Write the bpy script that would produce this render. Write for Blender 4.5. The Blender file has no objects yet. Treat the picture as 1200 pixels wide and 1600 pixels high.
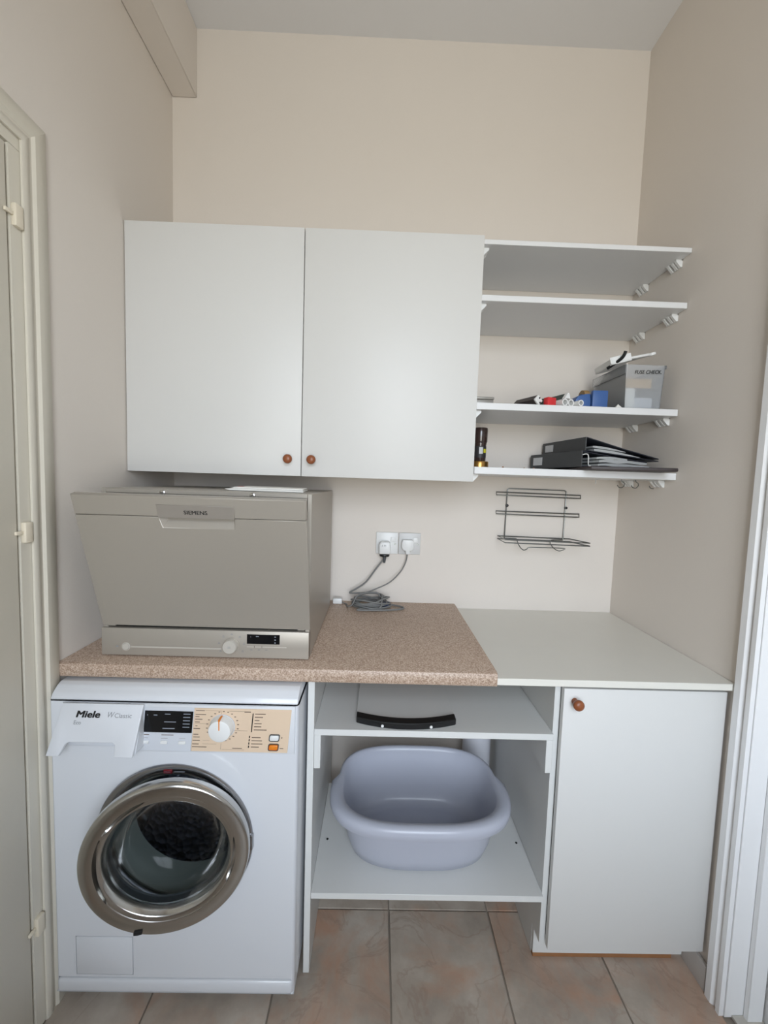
import bpy, bmesh, math, random
from mathutils import Vector, Matrix
random.seed(7)
scene = bpy.context.scene
COL = scene.collection
V = Vector
R = math.radians

# ------------------------------------------------------------------ camera
cam_d = bpy.data.cameras.new('camera'); cam = bpy.data.objects.new('camera', cam_d); COL.objects.link(cam)
FPX = 641.07
cam_d.sensor_fit = 'VERTICAL'; cam_d.sensor_height = 36.0; cam_d.sensor_width = 27.0
cam_d.lens = FPX / 1600.0 * 36.0
cam_d.clip_start = 0.02
CAM = V((0.8094, -1.6452, 1.4021))
yaw, pitch, roll = -0.0162, -0.073, 0.0322
fwd = V((-math.sin(yaw)*math.cos(pitch), math.cos(yaw)*math.cos(pitch), math.sin(pitch)))
rt0 = V((math.cos(yaw), math.sin(yaw), 0)); up0 = rt0.cross(fwd)
rt = math.cos(roll)*rt0 + math.sin(roll)*up0; up = -math.sin(roll)*rt0 + math.cos(roll)*up0
cam.matrix_world = Matrix(((rt.x, up.x, -fwd.x, CAM.x), (rt.y, up.y, -fwd.y, CAM.y), (rt.z, up.z, -fwd.z, CAM.z), (0, 0, 0, 1)))
scene.camera = cam

def at(px, py, ax, v):
    """the point of the plane x/y/z = v seen at photo pixel (px, py)"""
    d = fwd + rt*((px-600)/FPX) + up*((800-py)/FPX)
    i = 'xyz'.index(ax)
    return CAM + d*((v-CAM[i])/d[i])

# ------------------------------------------------------------------ light
world = bpy.data.worlds.new('world'); scene.world = world; world.use_nodes = True
wnt = world.node_tree; bg = wnt.nodes['Background']
# overcast blue-white sky over warm ground, seen only through the window
_g = wnt.nodes.new('ShaderNodeNewGeometry'); _s = wnt.nodes.new('ShaderNodeSeparateXYZ'); wnt.links.new(_g.outputs['Incoming'], _s.inputs[0])
_m = wnt.nodes.new('ShaderNodeMath'); _m.operation = 'MULTIPLY_ADD'; wnt.links.new(_s.outputs['Z'], _m.inputs[0]); _m.inputs[1].default_value = -0.5; _m.inputs[2].default_value = .5
_r = wnt.nodes.new('ShaderNodeValToRGB'); wnt.links.new(_m.outputs[0], _r.inputs[0])
_e = _r.color_ramp.elements; _e[0].position = .47; _e[0].color = (.60, .575, .54, 1); _e[1].position = .53; _e[1].color = (.76, .81, .91, 1)
wnt.links.new(_r.outputs[0], bg.inputs[0]); bg.inputs[1].default_value = 14.0

# tall window behind the photographer
YB = -2.60
WX0, WX1, WZ0, WZ1 = 0.52, 1.60, 0.62, 2.66
pl_d = bpy.data.lights.new('window_behind_offscreen', 'AREA'); pl_d.shape = 'RECTANGLE'; pl_d.size = WX1-WX0; pl_d.size_y = WZ1-WZ0
pl_d.cycles.is_portal = True
po = bpy.data.objects.new('window_behind_offscreen', pl_d); COL.objects.link(po); po.location = ((WX0+WX1)/2, YB-.105, (WZ0+WZ1)/2); po.rotation_euler = (R(90), 0, 0)

scene.view_settings.view_transform = 'Standard'
scene.view_settings.look = 'None'
scene.view_settings.exposure = 0.08
scene.view_settings.gamma = 1.0
scene.view_settings.use_curve_mapping = False

# ------------------------------------------------------------------ materials
MATS = {}
def lin(c):
    return tuple((x/12.92 if x <= .04045 else ((x+.055)/1.055)**2.4) for x in [k/255 for k in c]) + (1,)
def mat(name, col, rough=.5, metal=0, spec=.5, noise=0, nscale=30, bump=0, bscale=200, coat=0):
    m = bpy.data.materials.new(name); m.use_nodes = True; MATS[name] = m
    nt = m.node_tree; p = nt.nodes['Principled BSDF']
    c = lin(col)
    p.inputs['Base Color'].default_value = c; p.inputs['Roughness'].default_value = rough
    p.inputs['Metallic'].default_value = metal; p.inputs['Specular IOR Level'].default_value = spec
    p.inputs['Coat Weight'].default_value = coat
    geo = nt.nodes.new('ShaderNodeNewGeometry')
    if noise:
        n = nt.nodes.new('ShaderNodeTexNoise'); n.inputs['Scale'].default_value = nscale; n.inputs['Detail'].default_value = 4
        nt.links.new(geo.outputs['Position'], n.inputs['Vector'])
        mx = nt.nodes.new('ShaderNodeMix'); mx.data_type = 'RGBA'
        mx.inputs[6].default_value = tuple(x*(1-noise) for x in c[:3])+(1,); mx.inputs[7].default_value = tuple(min(1, x*(1+noise)) for x in c[:3])+(1,)
        nt.links.new(n.outputs['Fac'], mx.inputs[0]); nt.links.new(mx.outputs[2], p.inputs['Base Color'])
    if bump:
        n = nt.nodes.new('ShaderNodeTexNoise'); n.inputs['Scale'].default_value = bscale; n.inputs['Detail'].default_value = 3
        nt.links.new(geo.outputs['Position'], n.inputs['Vector'])
        b = nt.nodes.new('ShaderNodeBump'); b.inputs['Strength'].default_value = bump; b.inputs['Distance'].default_value = .002
        nt.links.new(n.outputs['Fac'], b.inputs['Height']); nt.links.new(b.outputs['Normal'], p.inputs['Normal'])
    return m
def ramp(nt, fac, stops):
    r = nt.nodes.new('ShaderNodeValToRGB'); e = r.color_ramp.elements
    while len(e) < len(stops): e.new(.5)
    for k, (pos, c) in enumerate(stops): e[k].position = pos; e[k].color = c
    nt.links.new(fac, r.inputs[0]); return r
def mixc(nt, fac, a, b, mode='MIX'):
    m = nt.nodes.new('ShaderNodeMix'); m.data_type = 'RGBA'; m.blend_type = mode
    for s, x in ((0, fac), (6, a), (7, b)):
        if isinstance(x, (tuple, float, int)): m.inputs[s].default_value = x
        else: nt.links.new(x, m.inputs[s])
    return m.outputs[2]
def tex(nt, kind, scale, vec, **kw):
    n = nt.nodes.new(kind); n.inputs['Scale'].default_value = scale
    for k, v in kw.items():
        if k in n.inputs: n.inputs[k].default_value = v
        else: setattr(n, k, v)
    nt.links.new(vec, n.inputs['Vector']); return n

WALL = (220, 212, 203)
mat('plaster', WALL, .85, noise=.015, nscale=3, bump=.12, bscale=160)
mat('ceiling_paint', (222, 221, 221), .85, noise=.015, nscale=3, bump=.08, bscale=160)
mat('gloss_paint', (236, 236, 236), .35, noise=.01, nscale=8, bump=.05, bscale=60)
mat('cream_door_paint', (214, 208, 194), .4, noise=.015, nscale=5, bump=.05, bscale=50)
mat('hinge_paint', (226, 216, 196), .45, noise=.03, nscale=60)
mat('laminate', (216, 216, 213), .42, noise=.008, nscale=6, bump=.04, bscale=500)
mat('door_laminate', (215, 214, 211), .45, noise=.01, nscale=4, bump=.06, bscale=400)
mat('white_top', (224, 221, 212), .38, noise=.02, nscale=14)
mat('shelf_white', (222, 222, 222), .4, noise=.008, nscale=6)
mat('plastic_white', (226, 226, 224), .35)
mat('enamel', (214, 216, 220), .28, coat=.2)
mat('fascia_grey', (206, 209, 215), .35)
mat('beige_panel', (220, 196, 170), .5)
mat('black_display', (14, 15, 18), .12)
mat('black_plastic', (22, 23, 24), .4)
mat('print_dark', (112, 94, 82), .6)
mat('print_black', (14, 14, 14), .5)
mat('print_grey', (138, 140, 142), .6)
mat('print_light', (128, 134, 142), .6)
mat('orange', (226, 132, 40), .35)
mat('red_badge', (120, 14, 28), .35)
mat('chrome', (196, 195, 192), .2, metal=1)
mat('dark_chrome', (158, 158, 160), .22, metal=1)
mat('steel_wire', (120, 122, 120), .32, metal=1)
mat('brass', (196, 150, 84), .28, metal=1)
mat('silver_paint', (170, 163, 153), .40, metal=.35, noise=.01, nscale=200)
mat('silver_dark', (158, 151, 143), .38, metal=.35)
mat('silver_light', (200, 195, 186), .38, metal=.3)
mat('rubber', (78, 80, 82), .6)
mat('gasket_grey', (132, 138, 134), .5)
mat('plate_grey', (204, 203, 201), .4)
mat('knob_wood', (138, 78, 44), .38, noise=.2, nscale=70)
mat('raw_wood', (150, 104, 66), .7, noise=.15, nscale=40)
mat('tub_plastic', (180, 183, 195), .3, spec=.5)
mat('cable_grey', (120, 120, 118), .5)
mat('cable_dark', (92, 90, 88), .5)
mat('binder_grey', (72, 73, 74), .55, noise=.06, nscale=90)
mat('binder_dark', (30, 33, 44), .45)
mat('folder_black', (58, 50, 50), .5)
mat('paper', (232, 230, 224), .7)
mat('tape_blue', (58, 92, 148), .42)
mat('tape_navy', (38, 52, 84), .42)
mat('cardboard', (196, 162, 116), .7, noise=.05, nscale=60)
mat('cardboard_roll', (160, 128, 84), .6)
mat('red_plastic', (206, 48, 52), .4)
mat('dark_green', (64, 72, 66), .5)
mat('jar_brown', (54, 38, 34), .2, coat=.5)
mat('jar_label', (44, 42, 44), .5)
mat('yellow_print', (206, 198, 48), .5)
mat('grey_tin', (150, 146, 140), .4, metal=.3)
mat('grout', (150, 140, 128), .9, noise=.1, nscale=40)
mat('tile_edge', (176, 170, 164), .4)
mat('pipe_white', (214, 214, 220), .35)
mat('off_white_print', (206, 206, 206), .6)

# floor tiles: beige-brown, clouded, rusty patches and thin veins
m = mat('floor_tile', (168, 152, 136), .4); nt = m.node_tree; p = nt.nodes['Principled BSDF']
g = nt.nodes.new('ShaderNodeNewGeometry'); pos = g.outputs['Position']
oi = nt.nodes.new('ShaderNodeObjectInfo')
off = nt.nodes.new('ShaderNodeVectorMath'); off.operation = 'MULTIPLY_ADD'; nt.links.new(oi.outputs['Random'], off.inputs[0]); off.inputs[1].default_value = (31, 17, 5); nt.links.new(pos, off.inputs[2])
pv = off.outputs[0]
n1 = tex(nt, 'ShaderNodeTexNoise', 5, pv, Detail=6.0, Roughness=.62)
base = ramp(nt, n1.outputs['Fac'], [(.3, lin((154, 143, 132))), (.5, lin((178, 166, 153))), (.72, lin((204, 194, 182)))]).outputs[0]
n2 = tex(nt, 'ShaderNodeTexNoise', 4.2, pv, Detail=5.0, Roughness=.6, Distortion=.6)
rust = ramp(nt, n2.outputs['Fac'], [(.50, (0, 0, 0, 1)), (.70, (.8, .8, .8, 1))]).outputs[0]
c1 = mixc(nt, rust, base, lin((188, 146, 120)))
n3 = tex(nt, 'ShaderNodeTexNoise', 3.0, pv, Detail=8.0, Roughness=.55, Distortion=1.4)
ab = nt.nodes.new('ShaderNodeMath'); ab.operation = 'SUBTRACT'; nt.links.new(n3.outputs['Fac'], ab.inputs[0]); ab.inputs[1].default_value = .5
ab2 = nt.nodes.new('ShaderNodeMath'); ab2.operation = 'ABSOLUTE'; nt.links.new(ab.outputs[0], ab2.inputs[0])
vein = ramp(nt, ab2.outputs[0], [(.0, (.45, .45, .45, 1)), (.018, (0, 0, 0, 1))]).outputs[0]
c2 = mixc(nt, vein, c1, lin((156, 134, 118)))
nt.links.new(c2, p.inputs['Base Color'])
n4 = tex(nt, 'ShaderNodeTexNoise', 60, pos, Detail=3.0)
b = nt.nodes.new('ShaderNodeBump'); b.inputs['Strength'].default_value = .15; b.inputs['Distance'].default_value = .003
nt.links.new(n4.outputs['Fac'], b.inputs['Height']); nt.links.new(b.outputs['Normal'], p.inputs['Normal'])

# speckled beige worktop laminate
m = mat('speckle_top', (176, 150, 130), .42); nt = m.node_tree; p = nt.nodes['Principled BSDF']
g = nt.nodes.new('ShaderNodeNewGeometry'); pos = g.outputs['Position']
n1 = tex(nt, 'ShaderNodeTexNoise', 320, pos, Detail=2.0)
base = ramp(nt, n1.outputs['Fac'], [(.32, lin((146, 121, 102))), (.5, lin((182, 158, 139))), (.68, lin((208, 189, 172)))]).outputs[0]
n2 = tex(nt, 'ShaderNodeTexNoise', 5, pos, Detail=4.0)
cl = ramp(nt, n2.outputs['Fac'], [(.3, (.93, .92, .91, 1)), (.7, (1, 1, 1, 1))]).outputs[0]
c1 = mixc(nt, 1.0, base, cl, 'MULTIPLY')
v = tex(nt, 'ShaderNodeTexVoronoi', 210, pos)
dk = ramp(nt, v.outputs['Distance'], [(.10, (.4, .4, .4, 1)), (.2, (0, 0, 0, 1))]).outputs[0]
nt.links.new(mixc(nt, dk, c1, lin((112, 88, 72))), p.inputs['Base Color'])

# drum steel with dimples
m = mat('drum_steel', (138, 141, 150), .3, metal=1); nt = m.node_tree; p = nt.nodes['Principled BSDF']
g = nt.nodes.new('ShaderNodeNewGeometry')
v = tex(nt, 'ShaderNodeTexVoronoi', 52, g.outputs['Position'])
b = nt.nodes.new('ShaderNodeBump'); b.inputs['Strength'].default_value = .9; b.inputs['Distance'].default_value = .01
nt.links.new(v.outputs['Distance'], b.inputs['Height']); nt.links.new(b.outputs['Normal'], p.inputs['Normal'])

def glassy(name, tint, ior=1.45, rough=.03, haze=0.0, hazecol=(1, 1, 1, 1), gain=1.0):
    """thin pane: clear with a Fresnel gloss, optional milky share"""
    m = bpy.data.materials.new(name); m.use_nodes = True; nt = m.node_tree; MATS[name] = m
    nt.nodes.remove(nt.nodes['Principled BSDF']); out = nt.nodes['Material Output']
    tr = nt.nodes.new('ShaderNodeBsdfTransparent'); tr.inputs[0].default_value = tint
    gl = nt.nodes.new('ShaderNodeBsdfGlossy'); gl.inputs['Roughness'].default_value = rough
    fr = nt.nodes.new('ShaderNodeFresnel'); fr.inputs[0].default_value = ior
    a = nt.nodes.new('ShaderNodeMixShader'); mu = nt.nodes.new('ShaderNodeMath'); mu.operation = 'MULTIPLY'; mu.inputs[1].default_value = gain; nt.links.new(fr.outputs[0], mu.inputs[0]); nt.links.new(mu.outputs[0], a.inputs[0])
    if haze:
        df = nt.nodes.new('ShaderNodeBsdfDiffuse'); df.inputs[0].default_value = hazecol
        tl = nt.nodes.new('ShaderNodeBsdfTranslucent'); tl.inputs[0].default_value = hazecol
        h0 = nt.nodes.new('ShaderNodeMixShader'); h0.inputs[0].default_value = .5; nt.links.new(df.outputs[0], h0.inputs[1]); nt.links.new(tl.outputs[0], h0.inputs[2])
        h = nt.nodes.new('ShaderNodeMixShader'); h.inputs[0].default_value = haze
        nt.links.new(tr.outputs[0], h.inputs[1]); nt.links.new(h0.outputs[0], h.inputs[2]); nt.links.new(h.outputs[0], a.inputs[1])
    else: nt.links.new(tr.outputs[0], a.inputs[1])
    nt.links.new(gl.outputs[0], a.inputs[2]); nt.links.new(a.outputs[0], out.inputs[0])
glassy('door_glass', (.62, .66, .67, 1), 1.35, .08, gain=.45)
glassy('window_glass', (.95, .97, .97, 1))
glassy('box_plastic', (.95, .96, .97, 1), 1.4, .25, .28, (.92, .94, .96, 1))
glassy('sleeve_plastic', (.9, .92, .95, 1), 1.5, .15, .8, (.92, .94, .94, 1))

# ------------------------------------------------------------------ mesh helpers
class MB:
    def __init__(s): s.v = []; s.f = []
    def add(s, vs, fs):
        o = len(s.v); s.v += [V(x) for x in vs]; s.f += [tuple(o+i for i in f) for f in fs]; return s
    def bm(s, bm, M=None):
        bm.verts.ensure_lookup_table()
        s.add([(M @ x.co if M else x.co.copy()) for x in bm.verts], [[x.index for x in f.verts] for f in bm.faces]); bm.free(); return s
    def box(s, x0, x1, y0, y1, z0, z1, bev=0, seg=2, M=None):
        b = bmesh.new(); bmesh.ops.create_cube(b, size=1)
        for x in b.verts: x.co = V(((x0+x1)/2+x.co.x*(x1-x0), (y0+y1)/2+x.co.y*(y1-y0), (z0+z1)/2+x.co.z*(z1-z0)))
        if bev: bmesh.ops.bevel(b, geom=b.edges[:], offset=bev, segments=seg, affect='EDGES', profile=.5)
        b.verts.index_update(); return s.bm(b, M)
    def prism(s, poly, f0, f1, bev=0, seg=1):
        """poly: 2-D points; f0/f1 map a 2-D point to the two end planes"""
        b = bmesh.new(); n = len(poly)
        lo = [b.verts.new(f0(*q)) for q in poly]; hi = [b.verts.new(f1(*q)) for q in poly]
        b.faces.new(lo[::-1]); b.faces.new(hi)
        for i in range(n): b.faces.new((lo[i], lo[(i+1) % n], hi[(i+1) % n], hi[i]))
        bmesh.ops.recalc_face_normals(b, faces=b.faces[:])
        if bev: bmesh.ops.bevel(b, geom=b.edges[:], offset=bev, segments=seg, affect='EDGES', profile=.5)
        b.verts.index_update(); return s.bm(b)
    def lathe(s, prof, M, seg=40, closed=False, a0=0, a1=2*math.pi):
        """prof: (radius, height) along local z, M places it"""
        full = abs(a1-a0-2*math.pi) < 1e-6; n = seg if full else seg+1
        vs = []; fs = []
        for (r, h) in prof:
            for k in range(n):
                a = a0+(a1-a0)*k/seg; vs.append(M @ V((r*math.cos(a), r*math.sin(a), h)))
        P = len(prof)
        for i in range(P if closed else P-1):
            j = (i+1) % P
            for k in range(seg):
                l = (k+1) % n
                fs.append((i*n+k, i*n+l, j*n+l, j*n+k))
        return s.add(vs, fs)
    def disc(s, r, h, M, seg=40):
        return s.add([M @ V((r*math.cos(2*math.pi*k/seg), r*math.sin(2*math.pi*k/seg), h)) for k in range(seg)], [tuple(range(seg))])
    def cyl(s, r, h0, h1, M, seg=24, bev=0):
        if bev: pr = [(.0001, h0), (r-bev, h0), (r-bev*.3, h0+bev*.3), (r, h0+bev), (r, h1-bev), (r-bev*.3, h1-bev*.3), (r-bev, h1), (.0001, h1)]
        else: pr = [(.0001, h0), (r, h0), (r, h1), (.0001, h1)]
        return s.lathe(pr, M, seg)
    def tube(s, pts, r, seg=8, closed=False, smooth=0):
        pts = [V(q) for q in pts]
        if smooth: pts = catmull(pts, smooth, closed)
        n = len(pts); vs = []; fs = []
        T = []
        for i in range(n):
            a = pts[(i-1) % n] if (closed or i > 0) else pts[i]; c = pts[(i+1) % n] if (closed or i < n-1) else pts[i]
            T.append((c-a).normalized())
        N = T[0].orthogonal().normalized()
        for i in range(n):
            N = (N - T[i]*N.dot(T[i])).normalized(); B = T[i].cross(N)
            for k in range(seg):
                a = 2*math.pi*k/seg; vs.append(pts[i]+(N*math.cos(a)+B*math.sin(a))*r)
        for i in range(n if closed else n-1):
            j = (i+1) % n
            for k in range(seg): fs.append((i*seg+k, i*seg+(k+1) % seg, j*seg+(k+1) % seg, j*seg+k))
        if not closed: fs += [tuple(range(seg))[::-1], tuple((n-1)*seg+k for k in range(seg))]
        return s.add(vs, fs)
    def quad(s, a, b, c, d): return s.add([a, b, c, d], [(0, 1, 2, 3)])
    def build(s, name, material, parent=None, smooth=True, local=False):
        me = bpy.data.meshes.new(name)
        o0 = V((0, 0, 0))
        if parent is not None and not local:
            q = parent
            while q.parent: q = q.parent
            o0 = V(q.location)
        me.from_pydata([tuple(x-o0) for x in s.v], [], s.f)
        b = bmesh.new(); b.from_mesh(me); bmesh.ops.remove_doubles(b, verts=b.verts[:], dist=1e-6); bmesh.ops.recalc_face_normals(b, faces=b.faces[:]); b.to_mesh(me); b.free()
        me.materials.append(MATS[material])
        if smooth: me.shade_smooth(); me.set_sharp_from_angle(angle=R(38))
        o = bpy.data.objects.new(name, me); COL.objects.link(o)
        if parent is not None: o.parent = parent
        return o
def catmull(p, k, closed):
    n = len(p); out = []
    for i in range(n if closed else n-1):
        a, b, c, d = (p[(i-1) % n] if (closed or i > 0) else p[i]), p[i], p[(i+1) % n], (p[(i+2) % n] if (closed or i < n-2) else p[min(i+1, n-1)])
        for j in range(k):
            t = j/k; out.append(.5*((2*b)+(c-a)*t+(2*a-5*b+4*c-d)*t*t+(3*b-a-3*c+d)*t**3))
    if not closed: out.append(p[-1])
    return out
def frame(o, x, y):
    """matrix with given origin, local x and y directions (z = x cross y)"""
    x = V(x).normalized(); y = V(y).normalized(); z = x.cross(y)
    return Matrix(((x.x, y.x, z.x, o[0]), (x.y, y.y, z.y, o[1]), (x.z, y.z, z.z, o[2]), (0, 0, 0, 1)))
def facing(x, y, z): return frame((x, y, z), (1, 0, 0), (0, 0, 1))      # local z points to -Y, at the viewer's side
def upright(x, y, z): return Matrix.Translation((x, y, z))
def thing(name, label, cat, loc, group=None, rotz=0):
    o = bpy.data.objects.new(name, None); COL.objects.link(o); o.location = loc; o.rotation_euler = (0, 0, rotz); o.empty_display_size = .05
    return tag(o, label, cat, group)
def tag(o, label, cat, group=None):
    o['label'] = label; o['category'] = cat
    if group: o['group'] = group
    return o
def struct(o, label=None):
    o['kind'] = 'structure'
    if label: o['label'] = label
    return o
def sroot(name, loc, label=None):
    o = bpy.data.objects.new(name, None); COL.objects.link(o); o.location = loc; o.empty_display_size = .05
    return struct(o, label)
def lettering(name, s, size, M, material, parent, sx=1.0, bold=0, shear=0, align='LEFT'):
    c = bpy.data.curves.new(name, 'FONT'); c.body = s; c.size = size; c.shear = shear; c.align_x = align; c.resolution_u = 3
    t = bpy.data.objects.new(name, c); COL.objects.link(t)
    bpy.context.view_layer.update()
    me = bpy.data.meshes.new_from_object(t.evaluated_get(bpy.context.evaluated_depsgraph_get()))
    bpy.data.objects.remove(t); bpy.data.curves.remove(c)
    mb = MB(); S = Matrix.Diagonal((sx, 1, 1, 1))
    sh = [(0, 0, 0)] if not bold else [(bold*i, bold*.5*j, .00002*(i+3*j)) for i in (-1, 0, 1) for j in (-1, 0, 1)]
    for d_ in sh: mb.add([M @ (S @ x.co + V(d_)) for x in me.vertices], [tuple(f.vertices) for f in me.polygons])
    bpy.data.meshes.remove(me)
    return mb.build(name, material, parent, smooth=False)
def dashes(name, items, M, material, parent):
    """flat print: (x0, y0, x1, y1) rectangles in the plane of M"""
    mb = MB()
    for (a, b, c, d) in items: mb.quad(*[M @ V(q) for q in ((a, b, 0), (c, b, 0), (c, d, 0), (a, d, 0))])
    o = mb.build(name, material, parent, smooth=False); o['kind'] = 'stuff'; return o

# ------------------------------------------------------------------ room
W, H = 1.78, 3.043
floor = struct(MB().box(-.3, W+.35, YB-.1, .12, -.06, -.006).build('floor', 'grout'), 'beige stone effect floor tiles with pale grout')
# tiles, one mesh shared by all of them
xs = [0.0, .240, .563, .887, 1.212, 1.525, W]
ys = [0.0, -.066] + [-.395-.33*k for k in range(8)]
tile_me = MB().box(-.5, .5, -.5, .5, -.008, 0, .0025, 1).build('tile_source', 'floor_tile')
tm = tile_me.data; bpy.data.objects.remove(tile_me)
for j in range(len(ys)-1):
    for i in range(len(xs)-1):
        o = bpy.data.objects.new('tile', tm); COL.objects.link(o); o.parent = floor
        y1 = max(ys[j+1], YB)
        if ys[j]-y1 < .03: continue
        o.location = ((xs[i]+xs[i+1])/2, (ys[j]+y1)/2, 0); o.scale = (xs[i+1]-xs[i]-.005, ys[j]-y1-.005, 1)
struct(MB().box(-.14, W+.14, YB-.1, .12, H, H+.08).build('ceiling', 'ceiling_paint'))
struct(MB().box(-.14, W+.14, 0, .12, -.006, H).build('wall_back', 'plaster'), 'cream painted back wall')
# left wall with the opening of the cream door
LD0, LD1, LDZ = -.676, -1.535, 2.126
struct(MB().box(-.14, 0, LD0, 0, -.006, H).box(-.14, 0, YB, LD1, -.006, H).box(-.14, 0, LD1, LD0, LDZ, H).build('wall_left', 'plaster'))
# right wall with the doorway
RD0, RD1, RDZ = -.64, -1.52, 2.10
struct(MB().box(W, W+.14, RD0, 0, -.006, H).box(W, W+.14, YB, RD1, -.006, H).box(W, W+.14, RD1, RD0, RDZ, H).build('wall_right', 'plaster'))
# wall behind the photographer with the window opening
struct(MB().box(-.14, WX0, YB-.1, YB, -.006, H).box(WX1, W+.14, YB-.1, YB, -.006, H).box(WX0, WX1, YB-.1, YB, WZ1, H).box(WX0, WX1, YB-.1, YB, -.006, WZ0).build('wall_front', 'plaster'))
struct(MB().box(.0005, .0915, YB, -.0005, 2.803, H-.0005, .003, 1).build('trim_1', 'plaster'), 'boxed-in beam along the top of the left wall')
# window
w = sroot('window_1', ((WX0+WX1)/2, YB-.05, WZ0), 'white framed window')
fr = MB()
for a in ((WX0, WX0+.06, WZ0, WZ1), (WX1-.06, WX1, WZ0, WZ1)): fr.box(a[0], a[1], YB-.09, YB-.02, a[2], a[3], .004)
for a in ((WZ0, WZ0+.06), (WZ1-.06, WZ1)): fr.box(WX0+.06, WX1-.06, YB-.09, YB-.02, a[0], a[1], .004)
fr.box((WX0+WX1)/2-.03, (WX0+WX1)/2+.03, YB-.085, YB-.025, WZ0+.06, WZ1-.06, .004)
fr.build('window_frame', 'gloss_paint', w)
xm = (WX0+WX1)/2
for a, b in ((WX0+.06, xm-.03), (xm+.03, WX1-.06)): MB().box(a, b, YB-.06, YB-.054, WZ0+.06, WZ1-.06).build('pane', 'window_glass', w)

# left door
d = sroot('door_1', (0, -1.1, 0), 'cream painted door with its frame in the left wall')
MB().box(-.042, -.002, -1.50, -.713, .012, 2.094, .002).build('leaf', 'cream_door_paint', d)
MB().box(-.14, -.001, -.706, LD0, 0, LDZ-.028).box(-.14, -.001, LD1, -1.504, 0, LDZ-.028).box(-.14, -.001, LD1, LD0, LDZ-.027, LDZ).build('jamb', 'cream_door_paint', d)
MB().box(-.075, -.044, -.735, -.7062, 0, LDZ-.0275).box(-.075, -.044, -1.504, -1.48, 0, LDZ-.0275).box(-.075, -.044, -1.48, -.735, 2.06, LDZ-.0275).build('rebate', 'cream_door_paint', d)
def arch_profile(side):
    # (distance from opening, thickness)
    return [(0, 0), (0, .005), (.004, .007), (.016, .007), (.020, .004), (.026, .004), (.032, .009), (.061, .009), (.064, .007), (.064, 0)]
pf = arch_profile(0)
MB().prism(pf, lambda a, t: (t, LD0-.002+a, .0), lambda a, t: (t, LD0-.002+a, LDZ-.002+a)).build('architrave', 'cream_door_paint', d)
MB().prism(pf, lambda a, t: (t, LD0-.002+a, LDZ-.002+a), lambda a, t: (t, LD1+.002-a, LDZ-.002+a)).build('architrave', 'cream_door_paint', d)
MB().prism(pf, lambda a, t: (t, LD1+.002-a, 0), lambda a, t: (t, LD1+.002-a, LDZ-.002+a)).build('architrave', 'cream_door_paint', d)
for z in (1.955, 1.26, .28):
    h = MB().box(-.002, .009, -.703, -.682, z-.024, z+.024, .003)
    h.box(-.0015, .004, -.722, -.703, z-.004, z+.004, .001)
    h.build('hinge', 'hinge_paint', d)
MB().box(-.10, .006, -1.50, -.70, .0, .010, .002).build('threshold', 'silver_light', d)

# right doorway: architrave, lining, stop and closed leaf
d = sroot('door_2', (W+.07, -1.08, 0), 'white painted doorway in the right wall')
pr = [(0, 0), (0, .012), (.012, .012), (.016, .006), (.020, .006), (.028, .014), (.046, .014), (.050, .010), (.050, 0)]
e0 = -.657
MB().prism(pr, lambda a, t: (W-t, e0+a, 0), lambda a, t: (W-t, e0+a, RDZ-.018+a)).build('architrave', 'gloss_paint', d)
MB().prism(pr, lambda a, t: (W-t, e0+a, RDZ-.018+a), lambda a, t: (W-t, RD1+.02-a, RDZ-.018+a)).build('architrave', 'gloss_paint', d)
MB().prism(pr, lambda a, t: (W-t, RD1+.02-a, 0), lambda a, t: (W-t, RD1+.02-a, RDZ-.018+a)).build('architrave', 'gloss_paint', d)
MB().box(W+.001, W+.14, -.660, RD0-.0005, 0, RDZ-.018, .001, 1).box(W+.001, W+.14, RD1, RD1+.02, 0, RDZ-.018).box(W+.001, W+.14, RD1, RD0, RDZ-.018, RDZ).build('lining', 'gloss_paint', d)
MB().box(W+.050, W+.092, -.674, -.6605, 0, RDZ-.033, .0015, 1).box(W+.050, W+.092, RD1+.0205, RD1+.034, 0, RDZ-.033).box(W+.050, W+.092, RD1+.034, -.674, RDZ-.032, RDZ-.019).build('door_stop', 'gloss_paint', d)
MB().box(W+.02, W+.14, RD1+.02, -.661, .0, .0075).build('threshold', 'silver_light', d)
lf = MB().box(W+.094, W+.134, RD1+.024, -.664, .008, RDZ-.022, .002).build('leaf', 'gloss_paint', d)
MB().cyl(.024, 0, .006, frame((W+.094, -1.44, 1.03), (0, 1, 0), (0, 0, 1)).inverted_safe().inverted() @ Matrix.Rotation(math.pi, 4, 'X'), 20).tube([(W+.094, -1.44, 1.03), (W+.05, -1.44, 1.03), (W+.045, -1.43, 1.03), (W+.045, -1.34, 1.03)], .009, 10).build('handle', 'chrome', lf)
struct(MB().box(W-.012, W-.0005, -.606, -.0005, 0, .076, .002).build('baseboard_right', 'tile_edge'), 'pale tiled skirting along the right wall')

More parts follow.
